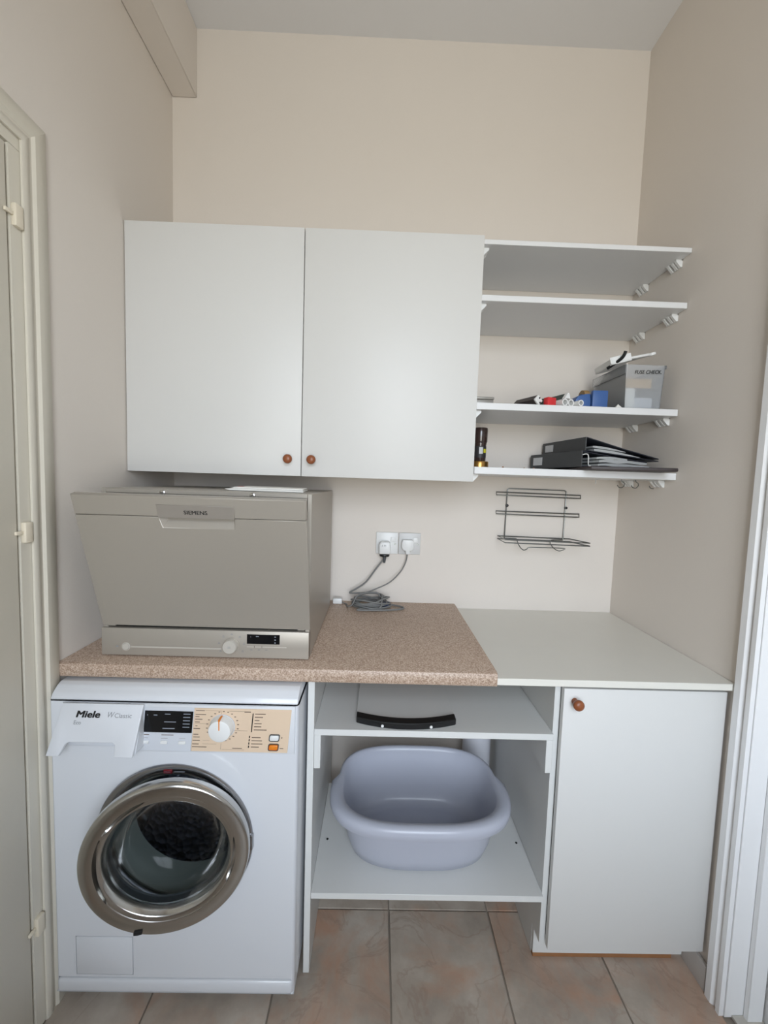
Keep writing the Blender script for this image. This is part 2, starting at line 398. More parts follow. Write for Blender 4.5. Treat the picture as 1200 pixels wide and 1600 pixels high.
# ------------------------------------------------------------------ wall cabinet
XA, XB, XC = .004, .5585, 1.117
Z0, Z1, YD = 1.412, 2.180, -.310
t = thing('wall_cabinet', 'white two-door wall cabinet with round brown knobs above the dishwasher', 'cabinet', ((XA+XC)/2, -.15, Z0))
for a in (XA, XC-.016): MB().box(a, a+.016, -.291, -.001, Z0+.002, Z1-.002, .0008, 1).build('side_panel', 'laminate', t)
for z in (Z0+.004, Z1-.020): MB().box(XA+.0165, XC-.0165, -.290, -.006, z, z+.016).build('bottom_panel' if z < 1.6 else 'top_panel', 'laminate', t)
MB().box(XA+.0165, XC-.0165, -.0055, -.001, Z0+.004, Z1-.004).build('back_panel', 'laminate', t)
def knob(x, y, z, parent):
    MB().lathe([(.0001, .0), (.0085, 0), (.0075, .006), (.0075, .011), (.0115, .016), (.0145, .022), (.0142, .027), (.011, .031), (.006, .033), (.0001, .0335)], facing(x, y, z), 28).build('knob', 'knob_wood', parent)
for (a, b, kx) in ((XA-.001, XB-.0012, .5195), (XB+.0012, XC+.001, .594)):
    dr = MB().box(a, b, YD, -.293, Z0, Z1, .0012, 2).build('door', 'door_laminate', t)
    knob(kx, YD, 1.4655, dr)

# ------------------------------------------------------------------ wall shelves
def bracket(mb, y, z, side):
    """ribbed plastic corner clip under a shelf, against the wall (side 1) or the cabinet (side -1)"""
    x = W-.0005 if side > 0 else XC+.0005
    s = -side
    mb.box(*sorted((x, x+s*.003)), y-.026, y+.026, z-.024, z-.0005)
    mb.box(*sorted((x, x+s*.022)), y-.026, y+.026, z-.0035, z-.0005)
    for yy in (-.022, -.006, .014):
        mb.prism([(x+s*.003, z-.0035), (x+s*.022, z-.0035), (x+s*.022, z-.007), (x+s*.006, z-.024), (x+s*.003, z-.024)], lambda a, b, q=yy: (a, y+q-.0045, b), lambda a, b, q=yy: (a, y+q+.0045, b))
    return mb
SH = [(2.172, .015, -.304, 'topmost white wall shelf, empty, its underside in view', 1.779),
      (2.004, .019, -.304, 'empty white wall shelf right below the topmost one', 1.7785),
      (1.668, .022, -.304, 'white wall shelf holding the plastic box and blue tape dispenser', 1.7765),
      (1.461, .023, -.318, 'lowest white wall shelf holding the binders, with hooks underneath', 1.7785)]
shelf4 = None
for (z, th, yf, lab, x1) in SH:
    t = thing('wall_shelf', lab, 'shelf', ((XC+W)/2, -.15, z-th), 'white shelves on the right wall')
    MB().box(XC+.0015, x1, yf, -.001, z-th, z, .0012, 1).build('board', 'shelf_white', t)
    for y in (-.238, -.07):
        bracket(MB(), y, z-th, 1).build('bracket', 'plastic_white', t, smooth=False)
        bracket(MB(), y-.02, z-th, -1).build('bracket', 'plastic_white', t, smooth=False)
    shelf4 = t
zb = 1.461-.023
for (px, yy) in ((971, -.20), (993, -.20), (1021, -.21)):
    x = at(px, 754, 'y', yy).x
    MB().tube([(x, yy, zb+.004), (x, yy, zb-.004), (x+.003, yy, zb-.008), (x+.010, yy, zb-.013), (x+.010, yy, zb-.022), (x+.002, yy, zb-.029), (x-.009, yy, zb-.027), (x-.014, yy, zb-.020)], .0016, 6, smooth=3).build('hook', 'steel_wire', shelf4)
x = at(931, 751, 'y', -.25).x
MB().tube([(x, -.25, zb+.002), (x, -.25, zb-.018)], .0009, 6).build('nail', 'steel_wire', shelf4)

# ------------------------------------------------------------------ worktops
MB_ = MB()
prof = [(0, .876), (-.606, .876), (-.611, .878), (-.6135, .884), (-.6135, .905), (-.611, .911), (-.605, .914), (0, .914)]
MB_.prism(prof, lambda y, z: (.001, y-.0005, z), lambda y, z: (1.1365, y-.0005, z))
tag(MB_.build('worktop', 'speckle_top'), 'speckled beige worktop over the washing machine', 'worktop')
tag(MB().box(1.1385, 1.7785, -.604, -.0005, .877, .896, .0012, 1).build('worktop', 'white_top'), 'thin plain white worktop beside the speckled beige one', 'worktop')

# ------------------------------------------------------------------ base cabinet on the right
XL0, XL1 = 1.3135, 1.764
t = thing('base_cabinet', 'white base cabinet with one door and a brown knob under white worktop', 'cabinet', ((XL0+XL1)/2, -.28, 0))
pl = [(0, .001), (-.508, .001), (-.508, .092), (-.560, .092), (-.560, .8755), (0, .8755)]
MB().prism(pl, lambda y, z: (XL0, y-.002, z), lambda y, z: (XL0+.016, y-.002, z)).build('side_panel', 'laminate', t)
MB().prism(pl, lambda y, z: (XL1-.016, y-.002, z), lambda y, z: (XL1, y-.002, z)).build('side_panel', 'laminate', t)
MB().box(XL0+.017, XL1-.017, -.555, -.01, .094, .110).build('bottom_panel', 'laminate', t)
MB().box(XL0+.017, XL1-.017, -.009, -.003, .094, .870).build('back_panel', 'laminate', t)
pp = MB().box(XL0+.0005, XL1, -.5245, -.511, .014, .0915).build('plinth', 'laminate', t)
MB().box(XL0+.001, XL1-.03, -.524, -.5108, .001, .0138).build('plinth_edge_strip', 'raw_wood', t)
dr = MB().box(1.328, 1.7735, -.5855, -.568, .098, .8635, .0012, 2).build('door', 'door_laminate', t)
kp = at(905, 1107, 'y', -.612); knob(kp.x, -.5855, kp.z+.006, dr)

# ------------------------------------------------------------------ open shelf unit
XS = .6375
t = thing('shelf_unit', 'open white shelf unit between washing machine and base cabinet', 'shelf unit', (.975, -.35, 0))
MB().box(XS, XS+.018, -.573, -.06, .001, .8755, .001, 1).build('side_panel', 'laminate', t)
up_ = MB().box(XS+.0185, XL0-.0005, -.573, -.15, .708, .726, .001, 1).build('shelf', 'laminate', t)
lo_ = MB().box(XS+.0185, XL0-.0005, -.573, -.15, .228, .246, .001, 1).build('shelf', 'laminate', t)
MB().box(XS+.0185, XS+.0365, -.571, -.15, .612, .7075, .001, 1).build('batten', 'laminate', t)
MB().box(XL0-.0185, XL0-.0005, -.571, -.15, .612, .7075, .001, 1).build('batten', 'laminate', t)
for (a, b) in ((.681, -.398), (1.294, -.400)):
    MB().cyl(.0036, .2461, .2470, upright(a, b, 0), 12).build('black_dot', 'black_plastic', lo_)  # two small flat black discs set on the lower shelf

# white panel with black curved bar on the upper shelf
t = thing('serving_tray', 'white flat tray with a curved black front bar on the upper shelf', 'tray', (.91, -.40, .726))
a0 = at(557, 1122, 'z', .738); a1 = at(713, 1128, 'z', .738)
x0, x1 = a0.x, a1.x; yb = -.16
def sag(x): u = (x-(x0+x1)/2)/((x1-x0)/2); return -.028*(1-u*u)
N = 12
fx = [x0+(x1-x0)*k/N for k in range(N+1)]
y0 = -.515
poly = [(x, y0+sag(x)) for x in fx] + [(x1, yb), (x0, yb)]
MB().prism(poly, lambda x, y: (x, y, .731), lambda x, y: (x, y, .738), .001).build('board', 'laminate', t)
poly = [(x, y0-.026+sag(x)) for x in fx] + [(x, y0+.004+sag(x)) for x in fx[::-1]]
bar = MB().prism(poly, lambda x, y: (x, y, .7265), lambda x, y: (x, y, .744), .002).build('front_bar', 'black_plastic', t)
for u in (.26, .74):
    x = x0+(x1-x0)*u; MB().cyl(.004, 0, .002, facing(x, y0-.0255+sag(x), .733), 10).build('screw', 'plastic_white', bar)
for x in (x0+.02, x1-.02): MB().cyl(.006, .7262, .731, upright(x, yb-.03, 0), 10).build('foot', 'black_plastic', t)

# ------------------------------------------------------------------ plumbing behind the unit
t = thing('drain_pipe', 'thick white pipe against the back wall behind the tub', 'pipe', (1.235, -.075, 0))
MB().cyl(.055, .001, .874, upright(1.235, -.075, 0), 28).build('pipe', 'pipe_white', t)
MB().cyl(.060, .49, .54, upright(1.235, -.075, 0), 28, .004).build('collar', 'pipe_white', t)
t = thing('stop_valve', 'small black water valve on the back wall behind the tub', 'valve', (.70, -.04, .40))
MB().cyl(.009, 0, .05, facing(.70, -.0005, .42), 14).cyl(.014, .03, .055, facing(.70, -.0005, .42), 16).build('valve_body', 'dark_chrome', t)
MB().box(.692, .708, -.062, -.050, .39, .455, .003).build('lever', 'black_plastic', t)
MB().tube([(.70, -.036, .425), (.73, -.034, .47), (.80, -.03, .5), (.83, -.03, .56), (.835, -.03, .66), (.835, -.03, .86)], .008, 8, smooth=5).build('hose', 'black_plastic', t)

# ------------------------------------------------------------------ plastic tub
t = thing('wash_tub', 'lilac grey plastic wash tub on the lower shelf', 'tub', (.967, -.385, .246))
def sup(a, b, th, n):
    c, s = math.cos(th), math.sin(th)
    return (a*math.copysign(abs(c)**(2/n), c), b*math.copysign(abs(s)**(2/n), s))
NT = 96
def flange(th):
    # wide rolled handle lip round the front half, thin rim at the back
    s = math.sin(th)
    k = min(1, max(0, (-s+.05)/.06)); k = k*k*(3-2*k)
    return k
rows = []
def row(a, b, z, n=3.0, fa=0, fz=0):
    r_ = []
    for k in range(NT):
        th = 2*math.pi*k/NT; f = flange(th)
        x, y = sup(a+.003+fa*f, b+fa*f*.6, th, n); r_.append((.971+x, -.375+y*1.05, z+fz*f))
    rows.append(r_)
zt = .2468
row(.02, .012, zt+.004, 2.2); row(.16, .085, zt+.004, 2.6); row(.166, .09, zt, 2.6); row(.198, .118, zt, 2.7); row(.213, .131, zt+.010, 2.8); row(.226, .142, zt+.05, 2.9)
row(.242, .158, .40, 3.0); row(.247, .163, .410, 3.0, -.001, -.01); row(.2485, .1645, .414, 3, .002, -.008); row(.250, .166, .412, 3, .020, -.012); row(.254, .170, .413, 3, .024, -.014); row(.257, .173, .420, 3, .025, -.008)
row(.2575, .1735, .429, 3, .023, -.002); row(.2545, .171, .4345, 3, .017, 0); row(.249, .1655, .436, 3, .008, 0); row(.2435, .160, .4335, 3); row(.239, .156, .424, 3); row(.221, .138, zt+.06, 2.9); row(.209, .128, zt+.02, 2.8); row(.193, .115, zt+.0065, 2.7); row(.165, .09, zt+.0055, 2.6); row(.158, .083, zt+.0085, 2.6); row(.02, .012, zt+.0085, 2.2)
vs = [q for r_ in rows for q in r_]; fs = []
for i in range(len(rows)-1):
    for k in range(NT): fs.append((i*NT+k, i*NT+(k+1) % NT, (i+1)*NT+(k+1) % NT, (i+1)*NT+k))
fs.append(tuple(range(NT))[::-1]); fs.append(tuple((len(rows)-1)*NT+k for k in range(NT)))
tub = MB().add(vs, fs).build('tub_shell', 'tub_plastic', t); tub.data.set_sharp_from_angle(angle=R(75))

# ------------------------------------------------------------------ washing machine
F = -.655; WX = .017; WE = .621
t = thing('washing_machine', 'white front-loading washing machine with its round chrome door ajar', 'washing machine', ((WX+WE)/2, -.35, 0))
body = MB()
CX, CZ, HR = .320, .481, .172
# front panel with round opening
zb0, zb1 = .206, .712
n = 64; circ = []; rect = []
for k in range(n):
    a = 2*math.pi*k/n; c, s = math.cos(a), math.sin(a)
    circ.append((CX+HR*c, F, CZ+HR*s))
    tx = ((WE-CX) if c > 0 else (CX-WX))/max(abs(c), 1e-6); tz = ((zb1-CZ) if s > 0 else (CZ-zb0))/max(abs(s), 1e-6); q = min(tx, tz)
    rect.append((CX+q*c, F, CZ+q*s))
def snap(c):
    b = min(range(n), key=lambda k: (rect[k][0]-c[0])**2+(rect[k][2]-c[1])**2); rect[b] = (c[0], F, c[1])
for c in ((WX, zb0), (WE, zb0), (WX, zb1), (WE, zb1)): snap(c)
body.add(circ+rect, [(k, (k+1) % n, n+(k+1) % n, n+k) for k in range(n)])
fx0, fx1, fz0, fz1 = .0622, .2098, .0962, .2048        # opening of the filter flap
body.quad((WX, F, .090), (fx0, F, .090), (fx0, F, zb0), (WX, F, zb0)); body.quad((fx1, F, .090), (WE, F, .090), (WE, F, zb0), (fx1, F, zb0))
body.quad((fx0, F, .090), (fx1, F, .090), (fx1, F, fz0), (fx0, F, fz0)); body.quad((fx0, F, fz1), (fx1, F, fz1), (fx1, F, zb0), (fx0, F, zb0))
rim_ = [(fx0, fz0), (fx1, fz0), (fx1, fz1), (fx0, fz1)]
for k in range(4):
    p_, q_ = rim_[k], rim_[(k+1) % 4]; body.quad((p_[0], F, p_[1]), (q_[0], F, q_[1]), (q_[0], F+.014, q_[1]), (p_[0], F+.014, p_[1]))
body.quad(*[(x, F+.014, z) for x, z in rim_])
inner = [(x, F+.03, z) for x, y, z in circ]
body.add(circ+inner, [(k, (k+1) % n, n+(k+1) % n, n+k) for k in range(n)])
# shell: sides with rounded front edge
for sx, x in ((-1, WX), (1, WE)):
    pr_ = [(x, F), (x+sx*.003, F+.0015), (x+sx*.0065, F+.006), (x+sx*.0075, F+.012), (x+sx*.0075, -.075)]
    v_ = [(a, b, z) for z in (.046, .836) for a, b in pr_]; m_ = len(pr_)
    body.add(v_, [(i, i+1, m_+i+1, m_+i) for i in range(m_-1)])
body.quad((WX, F, .712), (WE, F, .712), (WE, F, .836), (WX, F, .836))
body.quad((WX-.007, -.075, .046), (WE+.007, -.075, .046), (WE+.007, -.075, .836), (WX-.007, -.075, .836))
body.quad((WX-.007, F, .046), (WE+.007, F, .046), (WE+.007, -.075, .046), (WX-.007, -.075, .046))
body.quad((WX, F+.004, .046), (WE, F+.004, .046), (WE, F+.004, .09), (WX, F+.004, .09))
body.build('casing', 'enamel', t)
MB().box(WX-.004, WE+.004, F-.004, F+.02, .047, .0865, .009, 3).build('kick_strip', 'enamel', t)
lidp = [(F+.001, .8385), (F-.001, .842), (F+.006, .853), (F+.022, .866), (F+.034, .871), (-.085, .871), (-.085, .8385)]
MB().prism(lidp, lambda y, z: (WX-.002, y, z), lambda y, z: (WE+.005, y, z), .003, 2).build('lid', 'enamel', t)
for x in (WX+.06, WE-.06):
    for y in (F+.06, -.14): MB().cyl(.022, .0005, .047, upright(x, y, 0), 16).build('foot', 'black_plastic', t)
fm = facing(0, F, 0)
# filter flap
fl_ = MB().box(.064, .208, F-.0008, F+.010, .098, .203, .0012, 2).build('filter_flap', 'enamel', t)

# control fascia
MB().box(.214, WE-.001, F-.004, F-.0002, .7125, .8355, .0015, 2).build('fascia', 'enamel', t)
dp = MB().box(.226, .3675, F-.0055, F-.0042, .7155, .829, .0006, 1).build('display_panel', 'fascia_grey', t)
ds = MB().box(.2475, .3665, F-.0068, F-.0056, .764, .820, .0006, 1).build('display', 'black_display', dp)
pm = facing(0, F-.0071, 0)
dashes('display_print', [(.254, .808, .256, .811), (.270, .808, .279, .8105), (.297, .811, .311, .8135), (.297, .791, .326, .7935), (.294, .774, .324, .7765)] + [(.343, .812-.0085*k, .360, .8145-.0085*k) for k in range(5)], pm, 'print_light', ds)
pm2 = facing(0, F-.0057, 0)
dashes('panel_print', [(.246, .7565, .262, .7585), (.292, .7565, .322, .7585), (.246, .7485, .26, .7492), (.292, .7485, .308, .7492), (.337, .7485, .352, .7492)], pm2, 'print_dark', dp)
for x in (.254, .300, .345): MB().box(x-.0085, x+.0085, F-.008, F-.0056, .7345, .743, .001, 1).build('button', 'plastic_white', dp)
bp = MB().box(.368, .608, F-.0055, F-.0042, .7165, .829, .0006, 1).build('program_panel', 'beige_panel', t)
KX, KZ = .441, .783
MB().cyl(.031, 0, .002, facing(KX, F-.0056, KZ), 36).build('dial_base', 'fascia_grey', bp)
dl = MB().lathe([(.0001, 0), (.030, 0), (.0295, .004), (.0275, .020), (.0265, .0225), (.0245, .0235), (.0001, .0235)], facing(KX, F-.0058, KZ), 40).build('dial', 'plastic_white', bp)
MB().box(KX-.0012, KX+.0012, F-.0300, F-.0293, KZ+.004, KZ+.0265).box(KX-.0022, KX+.0022, F-.0298, F-.010, KZ+.0262, KZ+.0305).build('dial_pointer', 'orange', dl)
pm3 = facing(0, F-.0058, 0)
it = []
for k in range(22):
    a = R(90-360/22*k); r_ = .0385
    it.append((KX+r_*math.cos(a)-.0022, KZ+r_*math.sin(a)-.0011, KX+r_*math.cos(a)+.0022, KZ+r_*math.sin(a)+.0011))
L = lambda x0, z0, x1, z1: it.append((x0, z0, x1, z1))
for (a, b, w_) in ((.372, .8215, .022), (.372, .8115, .026), (.372, .806, .010), (.372, .799, .018), (.372, .792, .012), (.374, .782, .005), (.370, .775, .016), (.371, .760, .012), (.371, .753, .016), (.370, .744, .018), (.370, .735, .016), (.370, .7275, .036), (.492, .820, .016), (.470, .7255, .024)): L(a, b, a+w_, b+.002)
for q in ((.395, .8225, .436, .8230), (.436, .8225, .4365, .827-.012), (.4545, .8225, .508, .823), (.470, .7725, .504, .773), (.372, .7885, .402, .789), (.395, .7365, .43, .737), (.441, .7225, .4415, .7385), (.444, .7225, .500, .723), (.395, .745, .412, .7455)): it.append(q)
for k, w_ in enumerate((.026, .02, .012, .018, .018, .032)): L(.519, .8155-.0082*k, .519+w_, .8177-.0082*k)
for k, w_ in enumerate((.022, .026, .028, .02)): L(.516, .7545-.0082*k, .516+w_, .7567-.0082*k)
L(.5895, .7545, .592, .758); L(.588, .7275, .597, .7295)
dashes('program_print', it, pm3, 'print_dark', bp)
dashes('level_bars', [(.5125, .7695, .5150, .8185)] + [(.509, .7285+.0085*k, .5115, .7345+.0085*k) for k in range(4)], pm3, 'print_black', bp)
for z, mm_ in ((.757, 'plastic_white'), (.7325, 'orange')):
    MB().box(.5595, .5855, F-.0068, F-.0056, z-.0085, z+.0085, .004, 3).build('button_frame', 'rubber', bp)
    MB().box(.5615, .5835, F-.0095, F-.0060, z-.0065, z+.0065, .0035, 3).build('button', mm_, bp)

def slant(o):
    for v_ in o.data.vertices: v_.co.x += .085*(v_.co.z-.785)
for o in [dp, bp]+list(dp.children)+list(ds.children)+[c for c in bp.children if not c.name.startswith('dial')]: slant(o)

# detergent drawer, slightly pulled out
P0 = V((0, F-.012, .838)); P1 = V((0, F-.052, .728))      # slope of the drawer front, top to bottom
sl = (P1-P0); SLN = sl.length; su = sl.normalized(); nn = V((0, su.z, -su.y))
if nn.y > 0: nn = -nn
def dmap(off): return lambda x, s_: tuple(V((x, 0, 0))+P0+su*s_+nn*off)
dx0, dx1 = .044, .246
poly = [(dx0+.010, 0), (dx1+.004, 0), (dx1-.002, SLN), (dx1-.046, SLN), (dx1-.048, SLN-.026), (dx1-.054, SLN-.031), (dx0+.044, SLN-.031), (dx0+.036, SLN-.026), (dx0+.026, SLN), (dx0-.004, SLN)]
dw = MB().prism(poly, dmap(-.010), dmap(0), .0025, 2).build('detergent_drawer', 'enamel', t)
ck = [(F-.0005, .8335), (P0.y+.006, .834), (P1.y+.010, .731), (F-.0005, .731)]
MB().prism(ck, lambda y, z: (dx1-.006, y, z), lambda y, z: (dx1+.001, y, z)).build('drawer_side', 'enamel', dw)
MB().prism(ck, lambda y, z: (dx0+.004, y, z), lambda y, z: (dx0+.010, y, z)).build('drawer_side', 'enamel', dw)
MB().box(dx0+.011, dx1-.007, F-.007, F-.0005, .757, .828, .002).build('drawer_tray', 'fascia_grey', dw)
MB().box(dx0+.032, dx1-.050, F-.026, F-.0005, .738, .7565, .002).build('drawer_pull', 'fascia_grey', dw)
tmx = frame(tuple(P0+nn*.0006), (1, 0, 0), tuple(-su))
lettering('brand_lettering', 'Miele', .0205, tmx @ Matrix.Translation((.092, -.031, 0)), 'print_black', dw, sx=1.3, bold=.0010, shear=.12)
lettering('model_lettering', 'W', .0185, tmx @ Matrix.Translation((.166, -.0305, 0)), 'print_grey', dw, sx=.85, shear=.25)
lettering('model_lettering', 'Classic', .0145, tmx @ Matrix.Translation((.185, -.0305, 0)), 'print_grey', dw, sx=1.05)
lettering('model_lettering', 'Eco', .0125, tmx @ Matrix.Translation((.090, -.047, 0)), 'print_grey', dw, sx=1.0)

# opening: bezel, gasket, drum
bz = MB().lathe([(.198, 0), (.199, .004), (.197, .008), (.190, .011), (.180, .009), (.174, .004), (.171, 0), (.171, -.02)], facing(CX, F-.0003, CZ), 72).build('bezel', 'dark_chrome', t)
MB().box(CX-.022, CX-.001, F-.0135, F-.0103, CZ+.181, CZ+.1905, .0008, 1).build('red_badge', 'red_badge', bz)
lettering('badge_lettering', 'Miele', .006, facing(CX-.0195, F-.0138, CZ+.1838), 'print_light', bz, sx=1.15)
dashes('badge_print', [(CX+.004, CZ+.184, CX+.030, CZ+.1865)], facing(0, F-.0118, 0), 'print_light', bz)
MB().lathe([(.171, -.012), (.164, -.010), (.158, -.016), (.152, -.05), (.150, -.085), (.156, -.09)], facing(CX, F, CZ), 64).build('gasket', 'gasket_grey', t)
dm = facing(CX, F, CZ)
dru = MB().lathe([(.156, -.09), (.235, -.098), (.240, -.11), (.240, -.42), (.225, -.44), (.12, -.45), (.10, -.43), (.0001, -.43)], dm, 64).build('drum', 'drum_steel', t)
for k in range(3):
    a = R(90+120*k)
    M_ = dm @ Matrix.Rotation(a, 4, 'Z')
    MB().prism([(.24, -.03), (.20, -.016), (.192, 0), (.20, .016), (.24, .03)], lambda r_, w_: M_ @ V((r_, w_, -.12)), lambda r_, w_: M_ @ V((r_, w_, -.41)), .004, 1).build('drum_paddle', 'drum_steel', dru)
# the round door, hinged on the right, ajar
TH = R(10.0); hx = .522
HM = Matrix.Translation((hx, F-.012, CZ)) @ Matrix.Rotation(TH, 4, 'Z') @ frame((-.1965, 0, .010), (1, 0, 0), (0, 0, 1))
prof_ = [(.182, 0), (.1885, .004), (.1905, .012), (.1895, .024), (.186, .029), (.182, .0305), (.1605, .0275), (.158, .0271), (.1575, .0270), (.1495, .0258), (.149, .0257), (.147, .0255), (.144, .0235), (.1405, .014), (.137, .006), (.136, 0)]
def groove(a):
    """0..1 depth of the finger recess at angle a (degrees)"""
    for (a0, a1) in ((108, 150), (155, 215), (330, 372)):
        for q in (a, a+360):
            if a0 < q < a1: return math.sin(math.pi*(q-a0)/(a1-a0))**.5
    return 0
NR = 192; vs_ = []; fs_ = []
for i, (r_, h_) in enumerate(prof_):
    for k in range(NR):
        a = 2*math.pi*k/NR; g_ = groove(math.degrees(a)); hh = h_; rr = r_
        if i in (8, 9): hh = h_-.020*g_
        if i in (9, 10): rr = .1575-(.1575-r_)*(.15+.85*g_) if i == 9 else .157-(.157-r_)*(.15+.85*g_)
        vs_.append(HM @ V((rr*math.cos(a), rr*math.sin(a), hh)))
for i in range(len(prof_)):
    j = (i+1) % len(prof_)
    for k in range(NR): fs_.append((i*NR+k, i*NR+(k+1) % NR, j*NR+(k+1) % NR, j*NR+k))
dr = MB().add(vs_, fs_).build('door', 'chrome', t)
MB().lathe([(.1362, .006), (.134, -.02), (.128, -.05), (.112, -.072), (.08, -.085), (.04, -.090), (.0001, -.091)], HM, 64).build('door_glass', 'door_glass', dr)
MB().lathe([(.1367, .001), (.140, -.010), (.140, -.018), (.1345, -.018)], HM, 64).build('glass_seal', 'rubber', dr)
MB().prism([(-.010, -.1955), (.0, -.1965), (.008, -.1955), (.008, -.188), (-.010, -.188)], lambda a, b: HM @ V((a-.06, b*.895, .006)), lambda a, b: HM @ V((a-.06, b*.895, .0332))).build('door_catch', 'black_plastic', dr)
MB().box(hx-.014, hx-.002, F-.014, F-.0003, CZ-.02, CZ+.02, .003, 2).build('hinge', 'dark_chrome', t)

# ------------------------------------------------------------------ dishwasher
DX0, DX1, DF, DZ0, DZ1 = .085, .636, -.560, .918, 1.364
t = thing('dishwasher', 'silver tabletop dishwasher with its door tipped open on the beige worktop', 'dishwasher', ((DX0+DX1)/2, -.31, .914))
sh = MB()
sh.box(DX0, DX0+.012, DF+.001, -.075, DZ0, DZ1, .0012, 1).box(DX1-.012, DX1, DF+.001, -.075, DZ0, DZ1, .0012, 1)
sh.box(DX0+.0121, DX1-.0121, DF+.001, -.075, DZ1-.012, DZ1, .0012, 1).box(DX0+.0121, DX1-.0121, -.087, -.0751, DZ0, DZ1-.0121)
sh.build('casing', 'silver_paint', t)
MB().box(DX0+.013, DX1-.013, DF, DF+.012, DZ1-.034, DZ1-.0125).box(DX0+.013, DX0+.032, DF, DF+.012, .995, DZ1-.035).box(DX1-.032, DX1-.013, DF, DF+.012, .995, DZ1-.035).build('front_frame', 'silver_paint', t)
lx0, lx1, lz0, lz1 = DX0+.0325, DX1-.0325, .9965, DZ1-.0355
ln_ = [(lx0, lz0), (lx1, lz0), (lx1, lz1), (lx0, lz1)]; lv = MB()
for k in range(4):
    p_, q_ = ln_[k], ln_[(k+1) % 4]; lv.quad((p_[0], DF+.0125, p_[1]), (q_[0], DF+.0125, q_[1]), (q_[0], -.10, q_[1]), (p_[0], -.10, p_[1]))
lv.quad(*[(x, -.10, z) for x, z in ln_])
lv.build('tub_liner', 'silver_paint', t, smooth=False)
MB().box(DX0+.0125, DX1-.0125, DF+.02, -.10, DZ0, .992).build('base_tray', 'rubber', t)
for px, py in ((254, 771), (395, 774)):
    q = at(px, py, 'y', DF)
    sc = MB().lathe([(.0001, .0), (.0075, 0), (.0075, .002), (.005, .0035), (.0001, .0035)], facing(q.x, DF-.0003, DZ1-.0085), 18).build('screw', 'chrome', t)
    MB().box(q.x-.0035, q.x+.0035, DF-.0045, DF-.0036, DZ1-.0092, DZ1-.0078).build('slot', 'black_plastic', sc)
fa = MB().box(DX0-.001, DX1, DF-.008, DF+.012, DZ0, .992, .002, 2).build('control_fascia', 'silver_paint', t)
for x in (DX0+.04, DX1-.04):
    for y in (DF+.05, -.13): MB().cyl(.018, .9145, .9185, upright(x, y, 0), 14).build('foot', 'black_plastic', t)
FB = DF-.0083
bx_ = at(197, 1010, 'y', FB); dx_ = at(362, 1008, 'y', FB)
MB().lathe([(.0001, .002), (.0085, .002), (.0098, 0), (.0115, 0), (.0115, .0012), (.0100, .0016)], facing(bx_.x, FB, bx_.z), 26).build('power_button', 'silver_light', fa)
MB().box(bx_.x+.013, dx_.x-.028, FB-.001, FB+.0002, bx_.z-.0017, bx_.z+.0017).build('trim_line', 'silver_light', fa)
MB().cyl(.021, 0, .0015, facing(dx_.x, FB, dx_.z), 30).build('dial_base', 'silver_paint', fa)
dl = MB().lathe([(.0001, 0), (.019, 0), (.0185, .014), (.017, .016), (.0001, .016)], facing(dx_.x-.001, FB-.001, dx_.z), 36).build('dial', 'silver_light', fa)
dashes('dial_print', [(-.004, .001, .004, .002), (-.004, -.003, .004, -.002)], facing(dx_.x-.001, FB-.0173, dx_.z), 'print_grey', dl)
c0 = at(386, 991, 'y', FB); c1 = at(437, 1007, 'y', FB)
dsp = MB().box(c0.x, c1.x, FB-.0012, FB+.0002, c1.z, c0.z, .0004, 1).build('display', 'black_display', fa)
dashes('display_print', [(c0.x+.010, c0.z-.005, c0.x+.011, c0.z-.008), (c0.x+.024, c0.z-.004, c0.x+.032, c0.z-.006)] + [(c1.x-.014, c0.z-.004-.008*k, c1.x-.010, c0.z-.007-.008*k) for k in range(3)], facing(0, FB-.0015, 0), 'print_light', dsp)
MB().box(c0.x, c1.x+.018, FB-.0008, FB+.0002, c1.z-.0095, c1.z-.0075).build('trim_line', 'silver_light', fa)
for x in (c0.x+.020, c0.x+.040): MB().box(x-.0006, x+.0006, FB-.0012, FB, c1.z-.011, c1.z-.005).build('key_line', 'print_dark', fa)  # thin brown upright lines crossing the trim line
pi = []
for k in range(7):
    a = R(210-40*k); pi.append((dx_.x+.034*math.cos(a)-.003, dx_.z+.031*math.sin(a)-.0025, dx_.x+.034*math.cos(a)+.003, dx_.z+.031*math.sin(a)-.0010)); pi.append((dx_.x+.034*math.cos(a)-.002, dx_.z+.031*math.sin(a)+.0005, dx_.x+.034*math.cos(a)+.002, dx_.z+.031*math.sin(a)+.0018))
for x in (.012, .032, .052): pi.append((c0.x+x-.003, c1.z-.0175, c0.x+x+.003, c1.z-.0155))
pi.append((bx_.x-.026, bx_.z-.002, bx_.x-.020, bx_.z+.002))
dashes('fascia_print', pi, facing(0, FB-.0003, 0), 'print_grey', fa)
